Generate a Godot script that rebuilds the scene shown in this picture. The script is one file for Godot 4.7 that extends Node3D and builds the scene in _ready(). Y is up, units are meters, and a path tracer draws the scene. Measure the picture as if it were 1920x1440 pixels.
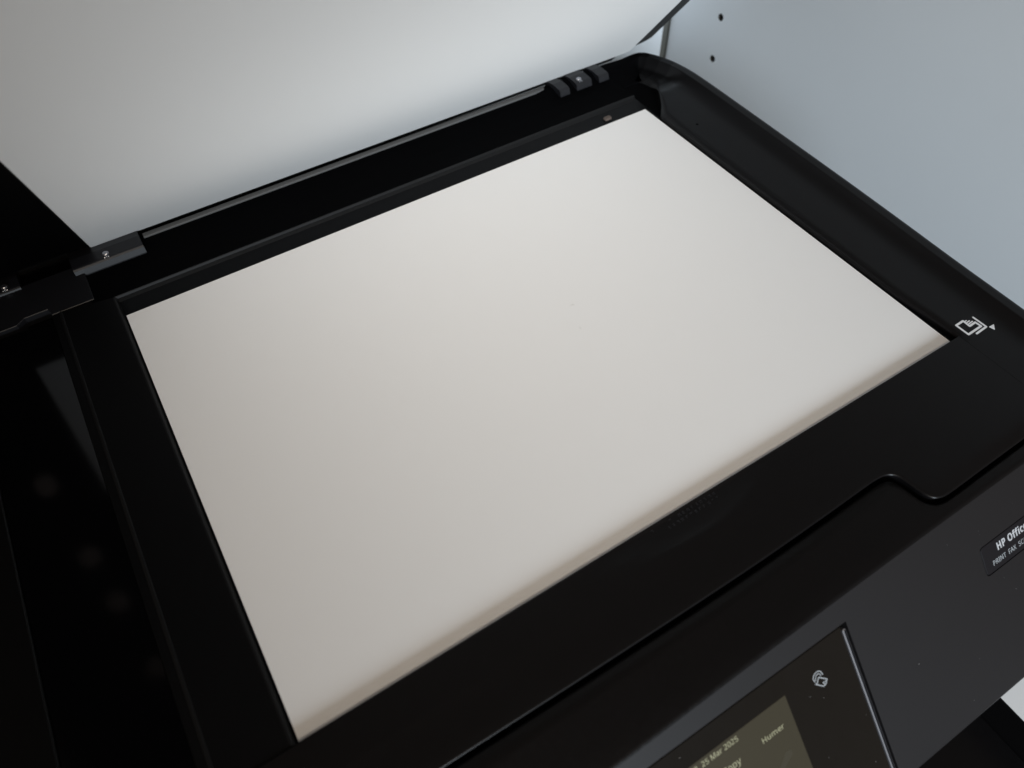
extends Node3D
# An office printer in a white cabinet, its scanner lid propped open over a blank sheet.
# Lengths are worked out in millimetres above the scanner glass and turned into metres by P().

const GLASS := 240.0          # the glass lies this high above the cabinet shelf
var rng := RandomNumberGenerator.new()
var M := {}

func P(x: float, y: float, z: float) -> Vector3:
	return Vector3(x, y + GLASS, z) * 0.001

# ---------------------------------------------------------------- set-up
func _ready() -> void:
	rng.seed = 20250325
	var cam := Camera3D.new()
	cam.name = "camera"
	add_child(cam)
	var b := Basis(Vector3(0.8505, -0.0228, 0.5255), Vector3(0.4296, 0.6067, -0.6689), Vector3(-0.3036, 0.7946, 0.5258)).orthonormalized()
	cam.transform = Transform3D(b, P(-114.6, 244.4, 185.0))
	cam.fov = 54.955
	cam.near = 0.02
	cam.far = 30.0
	var ph := CameraAttributesPhysical.new()
	ph.frustum_focal_length = 12.0 / tan(deg_to_rad(54.955 / 2.0))
	ph.frustum_near = 0.02
	ph.frustum_far = 30.0
	ph.frustum_focus_distance = 0.33
	ph.exposure_aperture = 9.0
	cam.attributes = ph
	cam.current = true

	var env := Environment.new()
	env.background_mode = Environment.BG_COLOR
	env.background_color = Color(0.114, 0.089, 0.066).linear_to_srgb()   # the dim warm room in front of the cabinet
	env.tonemap_mode = Environment.TONE_MAPPER_LINEAR
	env.tonemap_exposure = 1.09
	env.sdfgi_enabled = true
	env.ssao_enabled = true
	env.ssil_enabled = true
	var we := WorldEnvironment.new()
	we.name = "environment"
	we.environment = env
	add_child(we)

	# a low cool lamp out in the room, shining in under the lid, and a softer ceiling lamp above and in front; both unseen, cones narrowed to imitate shade at the left
	spot("room_lamp", P(-240, 322, 1380), P(205, -170, -185), 17.0, 0.18, 2.65, Color(0.905, 0.958, 1.0))
	spot("ceiling_lamp", P(-350, 1250, 1000), P(18, 0, -55), 10.5, 0.22, 1.16, Color(1.0, 0.935, 0.85))

	make_materials()
	build_cabinet()
	build_printer()
	build_papers()
	build_dust()

func spot(called: String, at: Vector3, to: Vector3, half_angle: float, size: float, energy: float, tint: Color) -> void:
	var l := SpotLight3D.new()
	l.name = called
	l.spot_angle = half_angle
	l.spot_angle_attenuation = 1.0
	l.spot_range = 8.0
	l.spot_attenuation = 2.0
	l.light_size = size
	l.light_energy = energy
	l.light_color = tint
	l.shadow_enabled = true
	add_child(l)
	l.look_at_from_position(at, to, Vector3.UP)

# ---------------------------------------------------------------- materials
func noise_tex(freq: float, octaves: int, size: int, seed_value: int) -> NoiseTexture2D:
	var n := FastNoiseLite.new()
	n.seed = seed_value
	n.noise_type = FastNoiseLite.TYPE_SIMPLEX_SMOOTH
	n.frequency = freq
	n.fractal_octaves = octaves
	var t := NoiseTexture2D.new()
	t.width = size
	t.height = size
	t.seamless = true
	t.noise = n
	return t

func mat(called: String, lin: Color, rough: float, spec := 0.5) -> StandardMaterial3D:
	var m := StandardMaterial3D.new()
	m.resource_name = called
	m.albedo_color = lin.linear_to_srgb()
	m.roughness = rough
	m.metallic_specular = spec
	M[called] = m
	return m

func grain(m: StandardMaterial3D, tex: Texture2D, scale_per_m: float, relief_cm: float) -> void:
	m.uv1_triplanar = true
	m.uv1_scale = Vector3.ONE * scale_per_m
	m.heightmap_enabled = true
	m.heightmap_texture = tex
	m.heightmap_scale = relief_cm

func make_materials() -> void:
	var fine := noise_tex(0.11, 3, 512, 3)
	var soft := noise_tex(0.012, 4, 512, 8)
	var smudge := noise_tex(0.02, 5, 512, 21)
	var ramp := Gradient.new()
	ramp.offsets = PackedFloat32Array([0.0, 1.0])
	ramp.colors = PackedColorArray([Color(0.75, 0.75, 0.75), Color(1.0, 1.0, 1.0)])
	smudge.color_ramp = ramp
	var m := mat("black_plastic", Color(0.0044, 0.0040, 0.0043), 0.38, 0.32)
	grain(m, fine, 34.0, 0.0012)
	m.roughness_texture = smudge
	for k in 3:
		m = mat("corner_plastic_" + ["a", "b", "c"][k], Color(0.0034, 0.0032, 0.0035).lerp(Color(0.0012, 0.0012, 0.0015), (k + 1) / 4.0), 0.34 + 0.1 * (k + 1), 0.33 - 0.057 * (k + 1))  # each step darker and duller, imitating reflections dying out round the corner
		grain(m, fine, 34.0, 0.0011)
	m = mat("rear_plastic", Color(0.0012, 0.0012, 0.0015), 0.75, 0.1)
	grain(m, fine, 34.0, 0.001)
	m = mat("left_plastic", Color(0.0022, 0.0022, 0.0026), 0.5, 0.25)
	grain(m, fine, 34.0, 0.0012)
	mat("edge_lit_plastic", Color(0.006, 0.006, 0.0065), 0.5, 0.3)  # lighter than the plastic beside it, painting light caught on edges
	m = mat("hinge_plastic", Color(0.0075, 0.0075, 0.0095), 0.46, 0.45)
	grain(m, fine, 34.0, 0.0006)
	m = mat("face_plastic", Color(0.0094, 0.0083, 0.0088), 0.5, 0.35)
	grain(m, fine, 34.0, 0.0014)
	m = mat("lid_plastic", Color(0.0015, 0.0015, 0.0017), 0.5, 0.15)
	grain(m, fine, 34.0, 0.001)
	m = mat("lid_edge", Color(0.012, 0.013, 0.014), 0.5, 0.4)
	grain(m, fine, 34.0, 0.001)
	m = mat("gloss_black", Color(0.0016, 0.0016, 0.002), 0.1, 0.55)
	m.roughness_texture = null
	mat("glass_margin", Color(0.002, 0.002, 0.0025), 0.25, 0.2)
	m = mat("display_gloss", Color(0.0075, 0.0065, 0.0056), 0.2, 0.42)
	m.roughness_texture = smudge
	m.uv1_triplanar = true
	m.uv1_scale = Vector3.ONE * 9.0
	mat("gap_black", Color(0.0015, 0.0015, 0.0015), 0.8, 0.1)
	m = mat("glass", Color(1, 1, 1), 0.02, 0.5)
	m.albedo_color = Color(0.95, 1.0, 0.98, 0.06)
	m.transparency = BaseMaterial3D.TRANSPARENCY_ALPHA
	m = mat("plate_satin", Color(0.0088, 0.0085, 0.0103), 0.3, 0.38)
	m = mat("pad_white", Color(0.785, 0.775, 0.76), 0.55, 0.4)
	grain(m, soft, 3.0, 0.006)
	m = mat("paper", Color(0.82, 0.808, 0.80), 0.75, 0.3)
	grain(m, fine, 40.0, 0.0008)
	m = mat("cabinet_white", Color(0.785, 0.822, 0.85), 0.5, 0.4)
	grain(m, fine, 16.0, 0.0015)
	mat("groove_shade", Color(0.33, 0.35, 0.335), 0.7, 0.3)  # grey carries the shade inside the corner gap
	mat("hole_dark", Color(0.05, 0.045, 0.04), 0.9, 0.1)
	mat("rail_grey", Color(0.10, 0.10, 0.10), 0.45, 0.5)
	mat("roller_grey", Color(0.34, 0.29, 0.27), 0.6, 0.3)
	mat("strip_white", Color(0.62, 0.62, 0.62), 0.5, 0.4)
	m = mat("screw_steel", Color(0.5, 0.5, 0.53), 0.38, 0.5)
	m.metallic = 1.0
	m = mat("trim_silver", Color(0.42, 0.42, 0.45), 0.35, 0.5)
	m.metallic = 0.75
	mat("print_white", Color(0.72, 0.72, 0.73), 0.6, 0.3)
	mat("print_grey", Color(0.30, 0.31, 0.32), 0.6, 0.3)
	mat("print_silver", Color(0.42, 0.42, 0.43), 0.5, 0.4)
	mat("nub_brown", Color(0.09, 0.07, 0.06), 0.6, 0.3)
	mat("lint", Color(0.35, 0.34, 0.33), 0.9, 0.1)
	m = mat("screen", Color(0.012, 0.012, 0.010), 0.25, 0.45)
	m.emission_enabled = true
	m.emission = Color(0.031, 0.026, 0.0145).linear_to_srgb()
	m = mat("screen_text", Color(0.03, 0.03, 0.025), 0.4, 0.4)
	m.emission_enabled = true
	m.emission = Color(0.30, 0.30, 0.19).linear_to_srgb()
	m = mat("screen_dark", Color(0.015, 0.014, 0.01), 0.3, 0.4)
	m.emission_enabled = true
	m.emission = Color(0.032, 0.028, 0.019).linear_to_srgb()

# ---------------------------------------------------------------- mesh helpers
func commit(called: String, st: SurfaceTool, m: Material, parent: Node) -> MeshInstance3D:
	st.generate_normals()
	var o := MeshInstance3D.new()
	o.name = called
	o.mesh = st.commit()
	o.material_override = m
	parent.add_child(o, true)
	return o

func start() -> SurfaceTool:
	var st := SurfaceTool.new()
	st.begin(Mesh.PRIMITIVE_TRIANGLES)
	return st

func tri(st: SurfaceTool, a: Vector3, b: Vector3, c: Vector3) -> void:
	if (b - a).cross(c - a).length_squared() < 1e-18:
		return
	st.add_vertex(a)
	st.add_vertex(c)
	st.add_vertex(b)

func quad(st: SurfaceTool, a: Vector3, b: Vector3, c: Vector3, d: Vector3) -> void:
	tri(st, a, b, c)
	tri(st, a, c, d)

# rows of points joined into a sheet
func sheet(st: SurfaceTool, rows: Array, smooth := true) -> void:
	st.set_smooth_group(1 if smooth else -1)
	for i in rows.size() - 1:
		var r: Array = rows[i]
		var s: Array = rows[i + 1]
		for j in r.size() - 1:
			quad(st, r[j], r[j + 1], s[j + 1], s[j])

# a plate with the outline OUT (millimetres, counter-clockwise or not) from height h0 to h1 and a chamfered top edge; T maps (a, b, h) to the scene
func plate(st: SurfaceTool, out: PackedVector2Array, h0: float, h1: float, cham: float, T: Transform3D, soft := false, bottom := true) -> void:
	var n := out.size()
	var area := 0.0
	for i in n:
		area += out[i].cross(out[(i + 1) % n])
	var sgn := 1.0 if area > 0.0 else -1.0
	var ins := PackedVector2Array()
	for i in n:
		var e0 := (out[i] - out[(i + n - 1) % n]).normalized()
		var e1 := (out[(i + 1) % n] - out[i]).normalized()
		var n0 := Vector2(-e0.y, e0.x) * sgn
		var n1 := Vector2(-e1.y, e1.x) * sgn
		var mid := (n0 + n1)
		mid = mid / maxf(0.3, 1.0 + n0.dot(n1))
		ins.append(out[i] + mid * cham)
	var at := func(p: Vector2, h: float) -> Vector3: return T * Vector3(p.x, p.y, h)
	st.set_smooth_group(-1)
	var idx := Geometry2D.triangulate_polygon(ins)
	for k in range(0, idx.size(), 3):
		tri(st, at.call(ins[idx[k]], h1), at.call(ins[idx[k + 1]], h1), at.call(ins[idx[k + 2]], h1))
	if bottom:
		idx = Geometry2D.triangulate_polygon(out)
		for k in range(0, idx.size(), 3):
			tri(st, at.call(out[idx[k]], h0), at.call(out[idx[k + 2]], h0), at.call(out[idx[k + 1]], h0))
	st.set_smooth_group(2 if soft else -1)
	for i in n:
		var j := (i + 1) % n
		quad(st, at.call(out[i], h1 - cham), at.call(out[j], h1 - cham), at.call(ins[j], h1), at.call(ins[i], h1))
	st.set_smooth_group(3 if soft else -1)
	for i in n:
		var j := (i + 1) % n
		quad(st, at.call(out[i], h0), at.call(out[j], h0), at.call(out[j], h1 - cham), at.call(out[i], h1 - cham))

func rect(x0: float, y0: float, x1: float, y1: float) -> PackedVector2Array:
	return PackedVector2Array([Vector2(x0, y0), Vector2(x1, y0), Vector2(x1, y1), Vector2(x0, y1)])

func round_rect(x0: float, y0: float, x1: float, y1: float, r: float, steps := 6) -> PackedVector2Array:
	var out := PackedVector2Array()
	var cs := [[x1 - r, y0 + r, -90.0], [x1 - r, y1 - r, 0.0], [x0 + r, y1 - r, 90.0], [x0 + r, y0 + r, 180.0]]
	for c in cs:
		for i in steps + 1:
			var a := deg_to_rad(c[2] + 90.0 * i / steps)
			out.append(Vector2(c[0] + r * cos(a), c[1] + r * sin(a)))
	return out

# plan coordinates (x, z, height above the glass) in millimetres -> printer space
func plan() -> Transform3D:
	return Transform3D(Basis(Vector3(0.001, 0, 0), Vector3(0, 0, 0.001), Vector3(0, 0.001, 0)), Vector3(0, GLASS * 0.001, 0))

# the sloping front face: (x, distance up the slope from its top edge (negative = down), height off the face)
func slope() -> Transform3D:
	var s := sqrt(0.5) * 0.001
	return Transform3D(Basis(Vector3(0.001, 0, 0), Vector3(0, s, -s), Vector3(0, s, s)), P(0, -1.0, 159.5))

# the underside of the open lid: (x, distance from the hinge edge, height off the pad)
func lid_plane() -> Transform3D:
	var a := deg_to_rad(50.0)
	return Transform3D(Basis(Vector3(0.001, 0, 0), Vector3(0, sin(a), cos(a)) * 0.001, Vector3(0, -cos(a), sin(a)) * 0.001), P(0, 2.0, -158.0))

func thing(called: String, label: String, category: String, group := "") -> Node3D:
	var o := Node3D.new()
	o.name = called
	add_child(o, true)
	tag(o, label, category, group)
	return o

func tag(o: Node, label: String, category: String, group := "") -> void:
	o.set_meta("label", label)
	o.set_meta("category", category)
	if group != "":
		o.set_meta("group", group)

# a stroke of even width drawn along points, as a thin raised print
func stroke(st: SurfaceTool, pts: Array, w: float, h0: float, h1: float, T: Transform3D, closed := false) -> void:
	var n := pts.size()
	var last := n if closed else n - 1
	for i in last:
		var a: Vector2 = pts[i]
		var c: Vector2 = pts[(i + 1) % n]
		var d := (c - a).normalized() * w * 0.5
		var q := Vector2(-d.y, d.x)
		var o := PackedVector2Array()
		for k in 5:
			var ang := PI * k / 4.0
			o.append(a + q * cos(ang) - d * sin(ang))
		for k in 5:
			var ang := PI * k / 4.0
			o.append(c - q * cos(ang) + d * sin(ang))
		var lift := 0.004 * (i % 2)
		plate(st, o, h0, h1 + lift, 0.01, T, false, false)

func lettering(words: String, x: float, y: float, cap: float, weight: int, m: Material, T: Transform3D, h: float, parent: Node, widen := 1.0, called := "lettering") -> void:
	var f := SystemFont.new()
	f.font_names = PackedStringArray(["Droid Sans"])
	f.font_weight = weight
	var t := TextMesh.new()
	t.font = f
	t.font_size = 64
	t.depth = 0.05
	t.pixel_size = 0.1
	t.horizontal_alignment = HORIZONTAL_ALIGNMENT_LEFT
	t.curve_step = 1.0
	t.text = "H"
	var box := t.get_aabb()
	var k := cap / box.size.y
	t.text = words
	var left := t.get_aabb().position.x
	var o := MeshInstance3D.new()
	o.name = called
	o.mesh = t
	o.material_override = m
	var local := Transform3D(Basis(Vector3(k * widen, 0, 0), Vector3(0, k, 0), Vector3(0, 0, 1)), Vector3(x - left * k * widen, y - box.position.y * k, h))
	o.transform = T * local
	parent.add_child(o, true)

# ---------------------------------------------------------------- the cabinet
func build_cabinet() -> void:
	var c := thing("cabinet", "white panelled cabinet compartment with shelf pin holes standing around the printer", "cabinet")
	var side := CSGBox3D.new()
	side.name = "side_panel"
	side.size = Vector3(0.018, 0.76, 0.4135)
	side.position = P(309, 120, -48.75)
	side.material = M.cabinet_white
	c.add_child(side)
	for k in range(-5, 10):
		for z in [-203.3, 100.0]:
			var h := CSGCylinder3D.new()
			h.name = "pin_hole"
			h.operation = CSGShape3D.OPERATION_SUBTRACTION
			h.radius = 0.00265
			h.height = 0.024
			h.sides = 20
			h.rotation_degrees.z = 90.0
			h.position = P(300, -29.2 + 32.0 * k, z) - side.position
			h.material = M.hole_dark
			side.add_child(h, true)
	var st := start()
	var T := Transform3D(Basis(Vector3(0.001, 0, 0), Vector3(0, 0.001, 0), Vector3(0, 0, 0.001)), P(0, 0, 0))
	plate(st, rect(-700, -238, 294.6, 500), -265, -257, 0.6, T)
	commit("back_panel", st, M.cabinet_white, c)
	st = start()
	plate(st, rect(301.2, -239, 316, 500), -280, -255.8, 0.3, T)  # added grey strip, painting the shade in the gap beside the back panel
	commit("corner_shade_strip", st, M.groove_shade, c)
	st = start()
	plate(st, rect(-700, -256.9, 299.8, 158), -258, -240.2, 0.8, plan())
	commit("shelf_board", st, M.cabinet_white, c)

# ---------------------------------------------------------------- the printer
# outer edge of the scanner frame in plan, from the front right round the rear corner
func rim_path() -> Array:
	var ctrl := [Vector2(184.6, 153.0), Vector2(185.6, 130), Vector2(186.5, 105), Vector2(187.3, 77), Vector2(188.7, 45), Vector2(190.0, 10), Vector2(191.0, -27), Vector2(192.0, -69), Vector2(192.5, -92), Vector2(192.5, -114), Vector2(191.2, -126), Vector2(188.5, -136.5), Vector2(184.0, -146), Vector2(179.5, -151.2), Vector2(173.0, -154.3), Vector2(163, -156), Vector2(140, -157), Vector2(0, -159), Vector2(-290, -160)]
	return smooth_line(ctrl, 8)

func smooth_line(c: Array, steps: int) -> Array:
	var out := []
	for i in c.size() - 1:
		var p0: Vector2 = c[maxi(i - 1, 0)]
		var p1: Vector2 = c[i]
		var p2: Vector2 = c[i + 1]
		var p3: Vector2 = c[mini(i + 2, c.size() - 1)]
		var l := p1.distance_to(p2)
		var m1 := (p2 - p0).normalized() * l if i > 0 else p2 - p1
		var m2 := (p3 - p1).normalized() * l if i < c.size() - 2 else p2 - p1
		for k in steps:
			var t := float(k) / steps
			var t2 := t * t
			var t3 := t2 * t
			out.append(p1 * (2 * t3 - 3 * t2 + 1) + m1 * (t3 - 2 * t2 + t) + p2 * (-2 * t3 + 3 * t2) + m2 * (t3 - t2))
	out.append(c[c.size() - 1])
	return out

func ramp_height(d: float, base: float, top: float) -> float:   # d: distance in from the outer edge
	var t := clampf((17.5 - d) / 11.0, 0.0, 1.0)
	return lerpf(base, top, t * t)

func front_line() -> Array:
	var c := [Vector2(-292, 133.0), Vector2(-200, 134.4), Vector2(-114.5, 135.3), Vector2(-63, 136.2), Vector2(3.5, 136.8), Vector2(40, 136.3), Vector2(62, 135.7), Vector2(69, 135.7), Vector2(72.6, 136.2), Vector2(75.0, 137.4), Vector2(76.5, 139.4), Vector2(77.3, 142.5), Vector2(77.9, 146.5), Vector2(78.7, 149.9), Vector2(80.2, 152.1), Vector2(82.6, 153.3), Vector2(86, 153.8), Vector2(107, 153.5), Vector2(130, 153.2), Vector2(152.2, 153.0)]
	return smooth_line(c, 6)

func build_printer() -> void:
	var pr := thing("printer", "black office printer with its scanner lid propped open over the white sheet", "printer")
	build_frame(pr)
	build_bed(pr)
	build_front(pr)
	build_lid(pr)
	var bst := start()
	plate(bst, rect(-289, 118, 183, 157.5), -9, -6, 0.1, plan())
	commit("gap_backing", bst, M.gap_black, pr)
	# the body below, down to the shelf
	var st := start()
	plate(st, round_rect(-288, -156, 180, 150, 18.0), -239.8, -12, 2.0, plan(), true)
	commit("body", st, M.black_plastic, pr)

func build_frame(pr: Node3D) -> void:
	var st := start()
	# right side and rear corner: rim, ramp and the flat beside the sheet
	var path := rim_path()
	var rows := []
	var ds := [0.0, 0.15, 0.5, 1.1, 2.0, 3.2, 5.0, 6.1, 6.5, 7.0, 8.0, 9.5, 11.0, 12.5, 14.0, 15.5, 17.5, 21.0, 25.0]
	for i in path.size():
		var p: Vector2 = path[i]
		var a: Vector2 = path[maxi(i - 1, 0)]
		var c: Vector2 = path[mini(i + 1, path.size() - 1)]
		var t := (c - a).normalized()
		var nrm := Vector2(t.y, -t.x)              # points inwards
		if nrm.dot(Vector2(0, 0) - p) < 0.0:
			nrm = -nrm
		var base := 2.0
		if p.y < -112.0 or p.x < 180.0:
			base = lerpf(2.0, -0.6, clampf((-112.0 - p.y) / 14.0, 0.0, 1.0)) if p.x > 180.0 else -0.6
		var top := 5.0
		if p.y < -140.0:
			top = lerpf(lerpf(-0.5, 2.0, smoothstep(110.0, 122.0, p.x)), 5.0, smoothstep(166.0, 182.0, p.x))
		var row := [P(p.x + 0.4 - nrm.x * 0.6, -60, p.y - nrm.y * 0.6), P(p.x, 0.0, p.y)]
		for d in ds:
			var y := ramp_height(d, base, top)
			if d < 2.0:
				y -= 2.2 * pow(1.0 - float(d) / 2.0, 2.2)
			var dd := float(d)
			if dd > 6.0 and p.y < -116.0 and p.x > 172.0:
				dd = 6.0 + (dd - 6.0) * lerpf(1.0, 0.45, smoothstep(-117.0, -130.0, p.y) * smoothstep(171.0, 178.0, p.x))
			var q: Vector2 = p + nrm * dd
			row.append(P(q.x, y, q.y))
		# the flat, with its rear end cut back on a slant
		var qi := p + nrm * 25.0
		var inner := 149.9 + 2.3 * smoothstep(70.0, 104.0, qi.y)
		if p.x > 180.0 and qi.y < -94.0:
			inner = minf(lerpf(150.2, qi.x, pow(clampf((-94.0 - qi.y) / 24.0, 0.0, 1.0), 0.8)), qi.x)
		elif p.x <= 180.0:
			inner = qi.x
		for k in [0.33, 0.66, 0.965]:
			row.append(P(lerpf(qi.x, inner, k), base, qi.y) if p.x > 180.0 else P(qi.x, base - 0.02 * k, qi.y + 0.1 * k))
		if p.x > 180.0:
			row.append(P(inner, base - 0.35 * (1.0 - smoothstep(104.0, 105.9, qi.y)), qi.y))
			row.append(P(inner - 0.05, -2.0, qi.y))
		else:
			row.append(P(qi.x, -1.2, qi.y + 0.4))
			row.append(P(qi.x, -2.0, qi.y + 0.5))
		rows.append(row)
	var cuts := [0]
	for z in [-128.0, -137.0, -145.0, -151.5]:
		var k := 0
		while path[k].y > z:
			k += 1
		cuts.append(k)
	cuts.append(rows.size() - 1)
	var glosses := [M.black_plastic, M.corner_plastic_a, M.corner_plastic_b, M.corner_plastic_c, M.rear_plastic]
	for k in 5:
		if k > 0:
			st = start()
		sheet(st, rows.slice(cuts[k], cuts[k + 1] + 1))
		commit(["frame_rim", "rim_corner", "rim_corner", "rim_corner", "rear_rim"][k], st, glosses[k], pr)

	# front bezel, its front edge following the line with the step in it
	st = start()
	var line := front_line()
	rows = []
	for i in line.size():
		var p: Vector2 = line[i]
		var a: Vector2 = line[maxi(i - 1, 0)]
		var c: Vector2 = line[mini(i + 1, line.size() - 1)]
		var t := (c - a).normalized()
		var nrm := Vector2(-t.y, t.x)
		if nrm.y < 0:
			nrm = -nrm
		var x0 := p.x
		var row := [P(x0, -2.0, 105.75), P(x0, 1.55, 105.75), P(x0, 1.88, 105.85), P(x0, 2.0, 106.1)]
		for k in 14:
			var z := 106.6 + k * 1.1
			var dip := 0.0
			var e := pow(x0 / 36.0, 2.0) + pow((z - 105.0) / 12.5, 2.0)
			if e < 1.0:
				dip = 0.7 * pow(1.0 - e, 0.6)
			var crease := 0.12 * clampf((z - 120.4) / 0.5, 0.0, 1.0) * (1.0 - smoothstep(70.0, 110.0, x0))
			row.append(P(x0, 2.0 - dip - crease, z))
		var pin := p - nrm * 0.75
		for k in [0.25, 0.5, 0.75, 1.0]:
			row.append(P(lerpf(x0, pin.x, k), 2.0 - 0.12 * (1.0 - smoothstep(70.0, 110.0, x0)), lerpf(121.5, pin.y, k)))
		for e in [[0.45, 1.82], [0.2, 1.66], [0.05, 1.4], [0.0, 1.1], [0.9, -0.5], [2.0, -6.0]]:
			var q: Vector2 = p - nrm * float(e[0])
			row.append(P(q.x, e[1], q.y))
		rows.append(row)
	sheet(st, rows)
	commit("front_bezel", st, M.black_plastic, pr)

	# left bezel between the sheet and the feeder window
	st = start()
	plate(st, PackedVector2Array([Vector2(-173.2, 105.7), Vector2(-173.2, -122.3), Vector2(-150.0, -118.4), Vector2(-150.0, 105.7)]), -3, 1.6, 0.35, plan())
	commit("left_bezel", st, M.left_plastic, pr)
	st = start()
	rows = []
	for z in [-117.5, -40.0, 40.0, 105.6]:
		rows.append([P(-149.2, -0.3, z), P(-149.5, 0.5, z), P(-149.75, 1.25, z), P(-150.3, 1.68, z), P(-151.0, 1.66, z), P(-151.0, 1.0, z)])
	sheet(st, rows, false)
	commit("bezel_edge", st, M.edge_lit_plastic, pr)
	st = start()
	rows = []
	for z in [-122.0, -40.0, 40.0, 105.6]:
		rows.append([P(-172.6, 1.5, z), P(-172.9, 1.85, z), P(-173.5, 1.9, z), P(-174.1, 1.5, z), P(-174.3, 0.8, z)])
	sheet(st, rows, false)
	commit("window_bead", st, M.edge_lit_plastic, pr)
	st = start()
	plate(st, PackedVector2Array([Vector2(-177.3, 105.7), Vector2(-177.3, -122.3), Vector2(-173.4, -122.3), Vector2(-173.4, 105.7)]), -3, 1.1, 0.25, plan())
	commit("window_edge", st, M.left_plastic, pr)

func build_bed(pr: Node3D) -> void:
	var st := start()
	plate(st, rect(-290, -150, 180, 132), -14, -4.5, 0.2, plan())
	commit("scanner_floor", st, M.gap_black, pr)
	st = start()
	plate(st, rect(-149.9, -117.0, 150.9, 105.6), -3.4, -0.35, 0.1, plan())
	commit("scanner_glass", st, M.glass_margin, pr)
	# raised tray behind the glass, with its chamfered front edge
	st = start()
	var rows := []
	for x in [-160.0, -80.0, 0.0, 80.0, 150.9]:
		rows.append([P(x, 1.42, -118.7), P(x, 1.3, -119.6), P(x, 0.6, -126.0), P(x, -0.2, -136.0), P(x, -0.6, -152.0)])
	sheet(st, rows, false)
	commit("rear_tray", st, M.rear_plastic, pr)
	st = start()
	rows = []
	for x in [-150.6, -80.0, 0.0, 80.0, 150.4]:
		rows.append([P(x, -3.0, -115.6), P(x, -0.32, -115.7), P(x, 0.15, -116.9), P(x, 0.35, -117.7), P(x, 1.2, -118.15), P(x, 1.4, -118.3), P(x, 1.42, -118.7)])
	sheet(st, rows, false)
	commit("tray_step", st, M.edge_lit_plastic, pr)
	st = start()
	plate(st, rect(151.0, -150, 182, -93), -3.4, -1.4, 0.2, plan())
	commit("corner_floor", st, M.rear_plastic, pr)
	# the feeder's own scanning window at the left
	st = start()
	plate(st, rect(-212.5, -121.4, -177.5, 105.7), -3, 0.0, 0.25, plan())
	commit("feeder_window", st, M.gloss_black, pr)
	st = start()
	plate(st, PackedVector2Array([Vector2(-290, -128), Vector2(-212, -128), Vector2(-200, -124.6), Vector2(-192, -124.6), Vector2(-188.5, -127.5), Vector2(-178.2, -127.5), Vector2(-177.2, -122.8), Vector2(-158.5, -122.6), Vector2(-158.5, -150), Vector2(-290, -150)]), -4, 1.2, 0.22, plan())
	commit("rear_ledge", st, M.hinge_plastic, pr)
	st = start()
	plate(st, rect(-290, -127.5, -212.8, 132.2), -4, 0.6, 0.5, plan())
	commit("side_cover", st, M.left_plastic, pr)
	st = start()
	plate(st, round_rect(122.6, -111.2, 127.4, -108.0, 1.3), -0.3, 0.9, 0.5, plan(), true)  # small brown raised patch on the rear glass margin
	commit("brown_nub", st, M.nub_brown, pr)
	# black disc painting the dark of a small hole in the flat beside the sheet
	st = start()
	var ring := PackedVector2Array()
	for k in 12:
		ring.append(Vector2(161.3 + 0.8 * cos(TAU * k / 12), -74.9 + 0.8 * sin(TAU * k / 12)))
	plate(st, ring, 1.9, 2.03, 0.01, plan())
	commit("hole_disc", st, M.gap_black, pr)
	# page placement symbol
	st = start()
	var T := plan()
	var h0 := 2.0
	var page := [Vector2(156.19, 101.25), Vector2(160.8, 101.11), Vector2(160.65, 104.59), Vector2(164.5, 104.43), Vector2(164.7, 107.21), Vector2(156.28, 107.44)]
	stroke(st, page, 0.95, h0, h0 + 0.05, T, true)
	stroke(st, [Vector2(160.75, 101.75), Vector2(162.15, 101.7)], 0.5, h0, h0 + 0.06, T)
	stroke(st, [Vector2(160.8, 102.65), Vector2(163.14, 102.52)], 0.55, h0, h0 + 0.06, T)
	stroke(st, [Vector2(160.8, 103.6), Vector2(164.0, 103.4)], 0.55, h0, h0 + 0.06, T)
	stroke(st, [Vector2(166.15, 102.13), Vector2(166.26, 108.61), Vector2(159.59, 108.97)], 0.9, h0 + 0.01, h0 + 0.07, T)
	plate(st, PackedVector2Array([Vector2(167.14, 109.35), Vector2(169.92, 109.5), Vector2(167.7, 111.66)]), h0, h0 + 0.3, 0.02, T)
	commit("page_symbol", st, M.print_white, pr)
	# worn raised marks in the finger scoop
	st = start()
	for r in 2:
		for k in 15:
			if rng.randf() < 0.25:
				continue
			var x := -14.5 + k * 2.05 + rng.randf_range(-0.2, 0.2)
			var z := 107.7 + r * 2.1
			var y := 2.0 - 0.7 * pow(maxf(0.0, 1.0 - pow(x / 36.0, 2.0) - pow((z - 105.0) / 12.5, 2.0)), 0.6)
			var w := rng.randf_range(0.25, 0.55)
			plate(st, rect(x - w, z - 0.5, x + w, z - 0.2), y - 0.2, y + 0.2, 0.08, T)
			if rng.randf() < 0.6:
				plate(st, rect(x - w, z - 0.19, x - w + 0.3, z + 0.5), y - 0.2, y + 0.2, 0.08, T)
			if rng.randf() < 0.5:
				plate(st, rect(x + w - 0.3, z - 0.19, x + w, z + 0.6), y - 0.2, y + 0.2, 0.08, T)
	commit("raised_marks", st, M.hinge_plastic, pr)
	# hinges
	hinge(pr, -162.3, -129.2, -142.6, 4.0, -146.2)
	hinge(pr, 115.2, 121.9, -142.6, 3.4, 999.0)
	hinge(pr, 127.2, 138.0, -142.9, 3.6, 131.0)
	hinge(pr, 143.2, 150.3, -142.6, 3.4, 999.0)
	hinge(pr, -215.0, -186.0, -147.5, 2.6, -192.3)
	# thin rail along the hinge line
	st = start()
	plate(st, rect(-127.6, -157.6, 112.3, -154.2), -1.5, 0.4, 0.2, plan())
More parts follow.
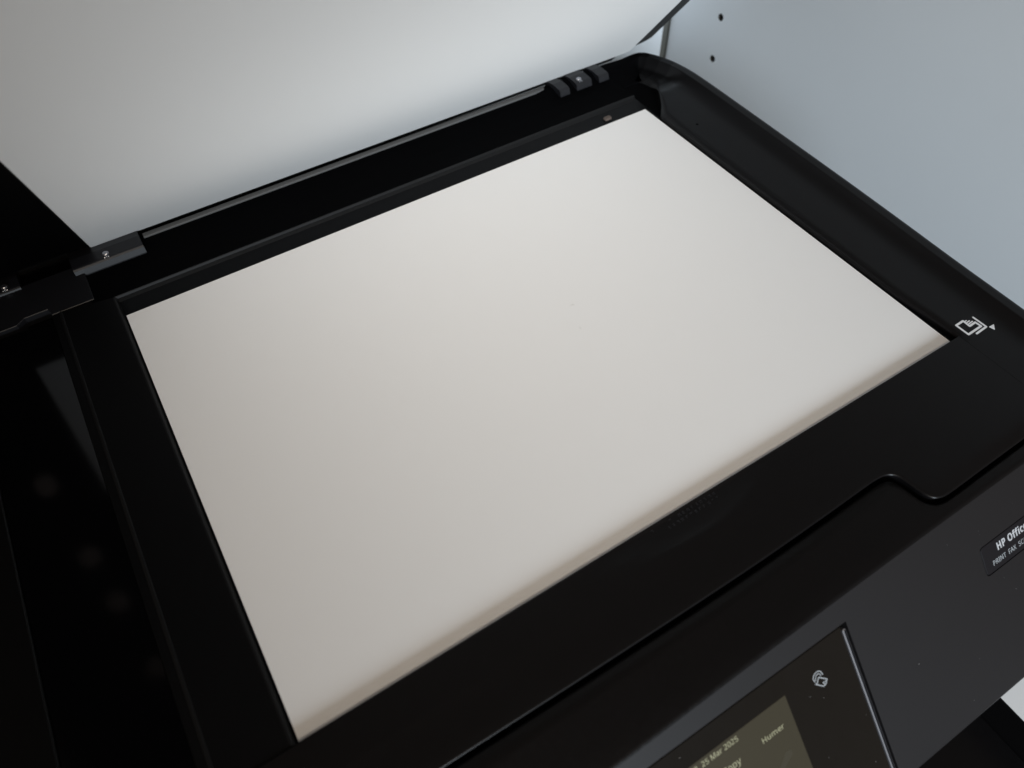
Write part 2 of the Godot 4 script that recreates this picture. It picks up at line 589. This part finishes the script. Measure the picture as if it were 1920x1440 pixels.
	commit("hinge_rail", st, M.rail_grey, pr)

func hinge(pr: Node3D, x0: float, x1: float, zf: float, h: float, screw: float) -> void:
	var st := start()
	var prof := [[0.3, -2.5], [0.0, 0.2], [-0.9, h * 0.75], [-1.5, h * 0.92], [-2.4, h], [-9.0, h + 0.2], [-16.0, h - 1.2], [-17.5, -2.5]]
	var rows := []
	for x in [x0, x1]:
		var row := []
		for q in prof:
			row.append(P(x, q[1], zf + q[0]))
		rows.append(row)
	sheet(st, rows, false)
	st.set_smooth_group(-1)
	for x in [x0, x1]:
		for k in range(1, prof.size() - 1):
			tri(st, P(x, prof[0][1], zf + prof[0][0]), P(x, prof[k][1], zf + prof[k][0]), P(x, prof[k + 1][1], zf + prof[k + 1][0]))
	var o := commit("hinge", st, M.hinge_plastic, pr)
	if screw < 900.0:
		st = start()
		var ring := PackedVector2Array()
		for k in 10:
			ring.append(Vector2(screw + 1.6 * cos(TAU * k / 10), zf - 4.4 + 1.6 * sin(TAU * k / 10)))
		plate(st, ring, h - 0.2, h + 0.9, 0.35, plan())
		for k in 3:
			plate(st, rect(screw - 1.2 + k * 0.85, zf - 2.7, screw - 0.65 + k * 0.85, zf - 1.6), h - 1.0, h + 0.25 + 0.3 * (k % 2), 0.12, plan())
		commit("screw", st, M.screw_steel, o)

func face_edge(x: float) -> float:
	return minf(159.4 + 6.4e-5 * pow(x - 110.0, 2.0), 163.5)

func build_front(pr: Node3D) -> void:
	# strip between the bezel and the sloping face, cut to follow the bezel's edge
	var st := start()
	var line := front_line()
	var rows := []
	for i in line.size():
		var p: Vector2 = line[i]
		var a: Vector2 = line[maxi(i - 1, 0)]
		var c: Vector2 = line[mini(i + 1, line.size() - 1)]
		var t := (c - a).normalized()
		var nrm := Vector2(-t.y, t.x)
		if nrm.y < 0:
			nrm = -nrm
		var q: Vector2 = p + nrm * 1.25
		var edge := face_edge(q.x)
		var yf := -1.0 - (edge - 159.5)
		var row := [P(q.x, -8, q.y), P(q.x, -0.9, q.y)]
		var q2 := q + nrm * 0.35
		row.append(P(q2.x, -0.6, q2.y))
		for k in [0.25, 0.5, 0.75, 1.0]:
			row.append(P(q2.x, lerpf(-0.6, yf + 0.32, k), lerpf(q2.y, edge - 1.1, k)))
		row.append(P(q2.x, yf + 0.2, edge - 0.55))
		row.append(P(q2.x, yf, edge))
		row.append(P(q2.x, yf - 0.5, edge + 0.5))
		rows.append(row)
	sheet(st, rows)
	commit("panel_ledge", st, M.black_plastic, pr)
	st = start()
	plate(st, rect(150.0, 150, 184.0, 159.0), -9, -0.7, 0.3, plan())
	commit("ledge_end", st, M.black_plastic, pr)

	var S := slope()
	# the face, in pieces round the display and the name plate
	st = start()
	var top := PackedVector2Array([Vector2(-290, -9.9), Vector2(24.2, -9.9)])
	var top_right := PackedVector2Array()
	for k in 41:
		var x := lerpf(182.0, -290.0, k / 40.0)
		var v := Vector2(x, -(face_edge(x) + 0.5 - 159.5) * 1.41421)
		if x > 120.0:
			top_right.append(v)
		elif x > 24.2:
			if top_right.size() > 0 and top_right[top_right.size() - 1].x > 120.0:
				top_right.append(Vector2(120.0, -(face_edge(120.0) + 0.5 - 159.5) * 1.41421))
			top_right.append(v)
		else:
			if top.size() == 2:
				var w := Vector2(24.2, -(face_edge(24.2) + 0.5 - 159.5) * 1.41421)
				top.append(w)
				top_right.append(w)
			top.append(v)
	plate(st, top, -4, 0.0, 0.001, S, false, false)
	var right := 182.0
	var hole := round_rect(89.6, -31.5, 150.0, -19.2, 1.6, 5)
	# split down the middle of the plate so that neither half has a hole
	var left_half := PackedVector2Array([Vector2(120, -78), Vector2(24.2, -78), Vector2(24.2, -9.9)])
	var right_half := PackedVector2Array()
	for k in range(top_right.size() - 1, -1, -1):
		if top_right[k].x <= 120.0:
			left_half.append(top_right[k])
	left_half.append(Vector2(120, -19.2))
	for k in range(top_right.size() - 1, -1, -1):
		if top_right[k].x >= 120.0:
			right_half.append(top_right[k])
	right_half.append_array(PackedVector2Array([Vector2(right, -78), Vector2(120, -78), Vector2(120, -31.5)]))
	var lp := []
	var rp := []
	for p in hole:
		if p.x < 120.0:
			lp.append(p)
		else:
			rp.append(p)
	# hole runs: right bottom, right top, left top, left bottom
	for p in lp:
		left_half.append(p)
	left_half.append(Vector2(120, -31.5))
	for p in rp:
		right_half.append(p)
	right_half.append(Vector2(120, -19.2))
	plate(st, left_half, -4, 0.0, 0.001, S, false, false)
	plate(st, right_half, -4, 0.0, 0.001, S, false, false)
	plate(st, rect(-290, -78, -150.6, -9.9), -4, 0.0, 0.001, S, false, false)
	# rounded lower lip
	var lip := []
	for x in [-290.0, right]:
		lip.append([S * Vector3(x, -78, 0.0), S * Vector3(x, -78.7, -0.3), S * Vector3(x, -79.0, -1.0), S * Vector3(x, -79.0, -6.0), P(x, -64, 190)])
	sheet(st, lip)
	commit("panel_face", st, M.face_plastic, pr)
	st = start()
	plate(st, rect(-290, -77, 180, 0), -6, -2.6, 0.1, S)
	commit("panel_backing", st, M.gap_black, pr)
	# name plate
	st = start()
	plate(st, round_rect(89.95, -31.15, 149.6, -19.5, 1.3, 6), -3, 0.06, 0.15, S, true)
	var np := commit("name_plate", st, M.plate_satin, pr)
	lettering("HP OfficeJet", 98.3, -24.5, 3.05, 700, M.print_silver, S, 0.1, np, 0.93)
	lettering("PRINT  FAX  SCAN", 94.2, -28.95, 1.95, 400, M.print_grey, S, 0.1, np, 1.0)
	# display
	st = start()
	plate(st, rect(-150, -77.9, 21.3, -10.4), -3, -0.12, 0.2, S)
	var dp := commit("display_panel", st, M.display_gloss, pr)
	st = start()
	plate(st, round_rect(21.75, -78.0, 23.2, -12.0, 0.7, 4), -3, 0.12, 0.3, S, true)
	commit("trim_strip", st, M.trim_silver, dp)
	st = start()
	plate(st, rect(-122, -77, -7.8, -19.0), -0.5, -0.06, 0.02, S)
	commit("screen", st, M.screen, dp)
	lettering("13:22  25 Mar 2025", -52.4, -22.0, 1.95, 400, M.screen_text, S, -0.03, dp, 1.0)
	lettering("Humer", -21.6, -29.0, 1.95, 400, M.screen_text, S, -0.03, dp, 1.15)
	lettering("Copy", -38.6, -29.6, 2.4, 400, M.screen_text, S, -0.03, dp, 1.0)
	st = start()
	plate(st, PackedVector2Array([Vector2(-15.2, -36.9), Vector2(-13.1, -37.4), Vector2(-12.9, -39.2), Vector2(-17.6, -41.8), Vector2(-20.5, -44.6), Vector2(-21.6, -42.6), Vector2(-17.9, -39.6)]), -0.08, -0.03, 0.01, S, false, false)
	commit("screen_icon", st, M.screen_dark, dp)
	# contactless symbol: two arcs and a card
	st = start()
	var arc := []
	for p in [[4.62, 21.98], [4.45, 20.63], [5.05, 19.7], [6.12, 19.25], [7.40, 19.4], [8.2, 20.3], [8.42, 21.45]]:
		arc.append(Vector2(p[0], -p[1]))
	stroke(st, smooth_line(arc, 3), 0.34, -0.14, -0.06, S)
	arc = []
	for p in [[5.25, 21.75], [5.4, 20.75], [6.1, 20.2], [6.95, 20.2], [7.5, 20.75], [7.62, 21.3]]:
		arc.append(Vector2(p[0], -p[1]))
	stroke(st, smooth_line(arc, 3), 0.3, -0.14, -0.06, S)
	stroke(st, [Vector2(4.48, -22.78), Vector2(5.23, -23.0), Vector2(6.55, -21.37), Vector2(9.45, -23.95), Vector2(8.4, -25.25), Vector2(7.6, -25.5), Vector2(6.95, -25.19), Vector2(4.48, -22.78)], 0.36, -0.14, -0.05, S)
	stroke(st, [Vector2(8.92, -24.25), Vector2(7.49, -24.11), Vector2(8.05, -25.17)], 0.3, -0.14, -0.04, S)
	commit("contactless_symbol", st, M.print_grey, dp)
	# output tray in front, below the face
	st = start()
	var T := plan()
	plate(st, rect(-250, 120, 105.9, 330), -128, -122, 0.5, T)
	plate(st, rect(106, 120, 240, 330), -128, -100.4, 0.5, T)
	commit("output_tray", st, M.black_plastic, pr)

func build_lid(pr: Node3D) -> void:
	var L := lid_plane()
	var st := start()
	# shell outline with its rounded rear corner
	var o := PackedVector2Array([Vector2(-290, -0.8), Vector2(176.5, -0.8)])
	for k in 9:
		var a := deg_to_rad(-90.0 + 90.0 * k / 8.0)
		o.append(Vector2(178.0 + 15.0 * cos(a), 8.5 + 9.0 * sin(a)))
	o.append_array(PackedVector2Array([Vector2(193.0, 280), Vector2(185, 291), Vector2(-280, 291), Vector2(-290, 280)]))
	plate(st, o, -34, -1.6, 2.4, L, true)
	var lid := commit("lid", st, M.lid_edge, pr)
	st = start()
	plate(st, rect(-286, 1.5, -152.4, 286), -1.9, -1.2, 0.3, L)
	commit("feeder_cover", st, M.lid_plastic, lid)
	st = start()
	plate(st, rect(-286, -12, 171, -0.9), -8, -1.75, 0.2, L)
	commit("lid_hem", st, M.lid_plastic, lid)
	st = start()
	plate(st, round_rect(-151.6, 0.0, 177.0, 266, 0.6, 3), -1.7, 0.0, 0.35, L)
	commit("document_pad", st, M.pad_white, lid)
	st = start()
	plate(st, rect(-200.0, 40, -182.0, 112), -1.7, -0.6, 0.3, L)
	commit("feeder_strip", st, M.strip_white, lid)
	for s in [94.0, 137.0, 165.5, 209.0]:
		st = start()
		var ring := PackedVector2Array()
		for k in 14:
			ring.append(Vector2(-222.5 + 5.2 * cos(TAU * k / 14), s + 6.0 * sin(TAU * k / 14)))
		plate(st, ring, -1.7, 0.4, 1.0, L, true)
		commit("feeder_roller", st, M.roller_grey, lid)
	st = start()
	plate(st, rect(-285, 20, -140, 270), -75, -34.2, 3.0, L)
	commit("feeder_housing", st, M.lid_plastic, lid)

# ---------------------------------------------------------------- paper
func build_papers() -> void:
	var st := start()
	var under := []
	var over := []
	var nx := 60
	for k in 2:
		var rows := []
		var zs := []
		for i in 40:
			zs.append(-105.0 + 193.0 * i / 39.0)
		for i in range(1, 26):
			zs.append(88.0 + 17.7 * i / 25.0)
		for z in zs:
			var row := []
			for j in nx + 1:
				var x := -148.5 + 297.0 * j / nx
				var y := 0.05
				var start_z := 91.5 + 1.3 * sin(x * 0.021 + 0.7)
				if z > start_z:
					var t: float = (z - start_z) / (105.7 - start_z)
					y += 0.12 * pow(t, 1.9)
				row.append(P(x, y - 0.11 * k, z))
			rows.append(row)
		sheet(st, rows)
		if k == 0:
			over = rows
		else:
			under = rows
	var n := over.size()
	st.set_smooth_group(-1)
	for i in n - 1:
		quad(st, over[i][0], over[i + 1][0], under[i + 1][0], under[i][0])
		quad(st, over[i][nx], under[i][nx], under[i + 1][nx], over[i + 1][nx])
	for j in nx:
		quad(st, over[0][j], under[0][j], under[0][j + 1], over[0][j + 1])
		quad(st, over[n - 1][j], over[n - 1][j + 1], under[n - 1][j + 1], under[n - 1][j])
	var o := commit("sheet_of_paper", st, M.paper, self)
	tag(o, "large blank white sheet lying on the scanner glass under the open lid", "paper")
	st = start()
	var T := plan()
	plate(st, PackedVector2Array([Vector2(106.3, 128), Vector2(240, 128), Vector2(240, 326), Vector2(106.3, 326)]), -100.35, -99.9, 0.05, T)
	o = commit("paper_stack", st, M.paper, self)
	tag(o, "white paper lying low under the printer's right front edge", "paper")

# ---------------------------------------------------------------- lint
func build_dust() -> void:
	var st := start()
	var S := slope()
	var T := plan()
	for k in 24:
		var x := rng.randf_range(-60.0, 140.0)
		var y := rng.randf_range(-76.0, -1.0)
		if x > 88.0 and y < -18.0 and y > -33.0:
			continue
		var h := 0.01 if x > 24.5 or y > -9.6 else -0.11
		if x < -6.0 and y < -18.0:
			continue
		var r := rng.randf_range(0.05, 0.13)
		var a := rng.randf_range(0.0, TAU)
		var d := Vector2(cos(a), sin(a)) * r * rng.randf_range(1.0, 2.6)
		var q := Vector2(-sin(a), cos(a)) * r * 0.6
		var c := Vector2(x, y)
		plate(st, PackedVector2Array([c - d, c + q, c + d, c - q]), h, h + 0.06, 0.01, S, false, false)
	for k in 26:
		var x := rng.randf_range(-130.0, 130.0)
		var z := rng.randf_range(-95.0, 85.0)
		var r := rng.randf_range(0.04, 0.08)
		plate(st, PackedVector2Array([Vector2(x - r, z), Vector2(x, z - r * 0.7), Vector2(x + r, z), Vector2(x, z + r * 0.6)]), 0.06, 0.14, 0.01, T, false, false)
	# two short curled fibres and a few specks on the sheet
	for f in [[Vector2(25.0, 0.6), 1.0, 3.9], [Vector2(21.0, 13.0), 0.7, 2.1]]:
		var pts := []
		var c0: Vector2 = f[0]
		for k in 7:
			var a: float = float(f[2]) + k * 0.35
			pts.append(c0 + Vector2(cos(a), sin(a)) * float(f[1]))
		stroke(st, pts, 0.07, 0.06, 0.12, T)
	var o := commit("lint", st, M.lint, self)
	o.set_meta("kind", "stuff")
	tag(o, "pale specks of lint scattered over the sheet and the sloping front panel", "lint")
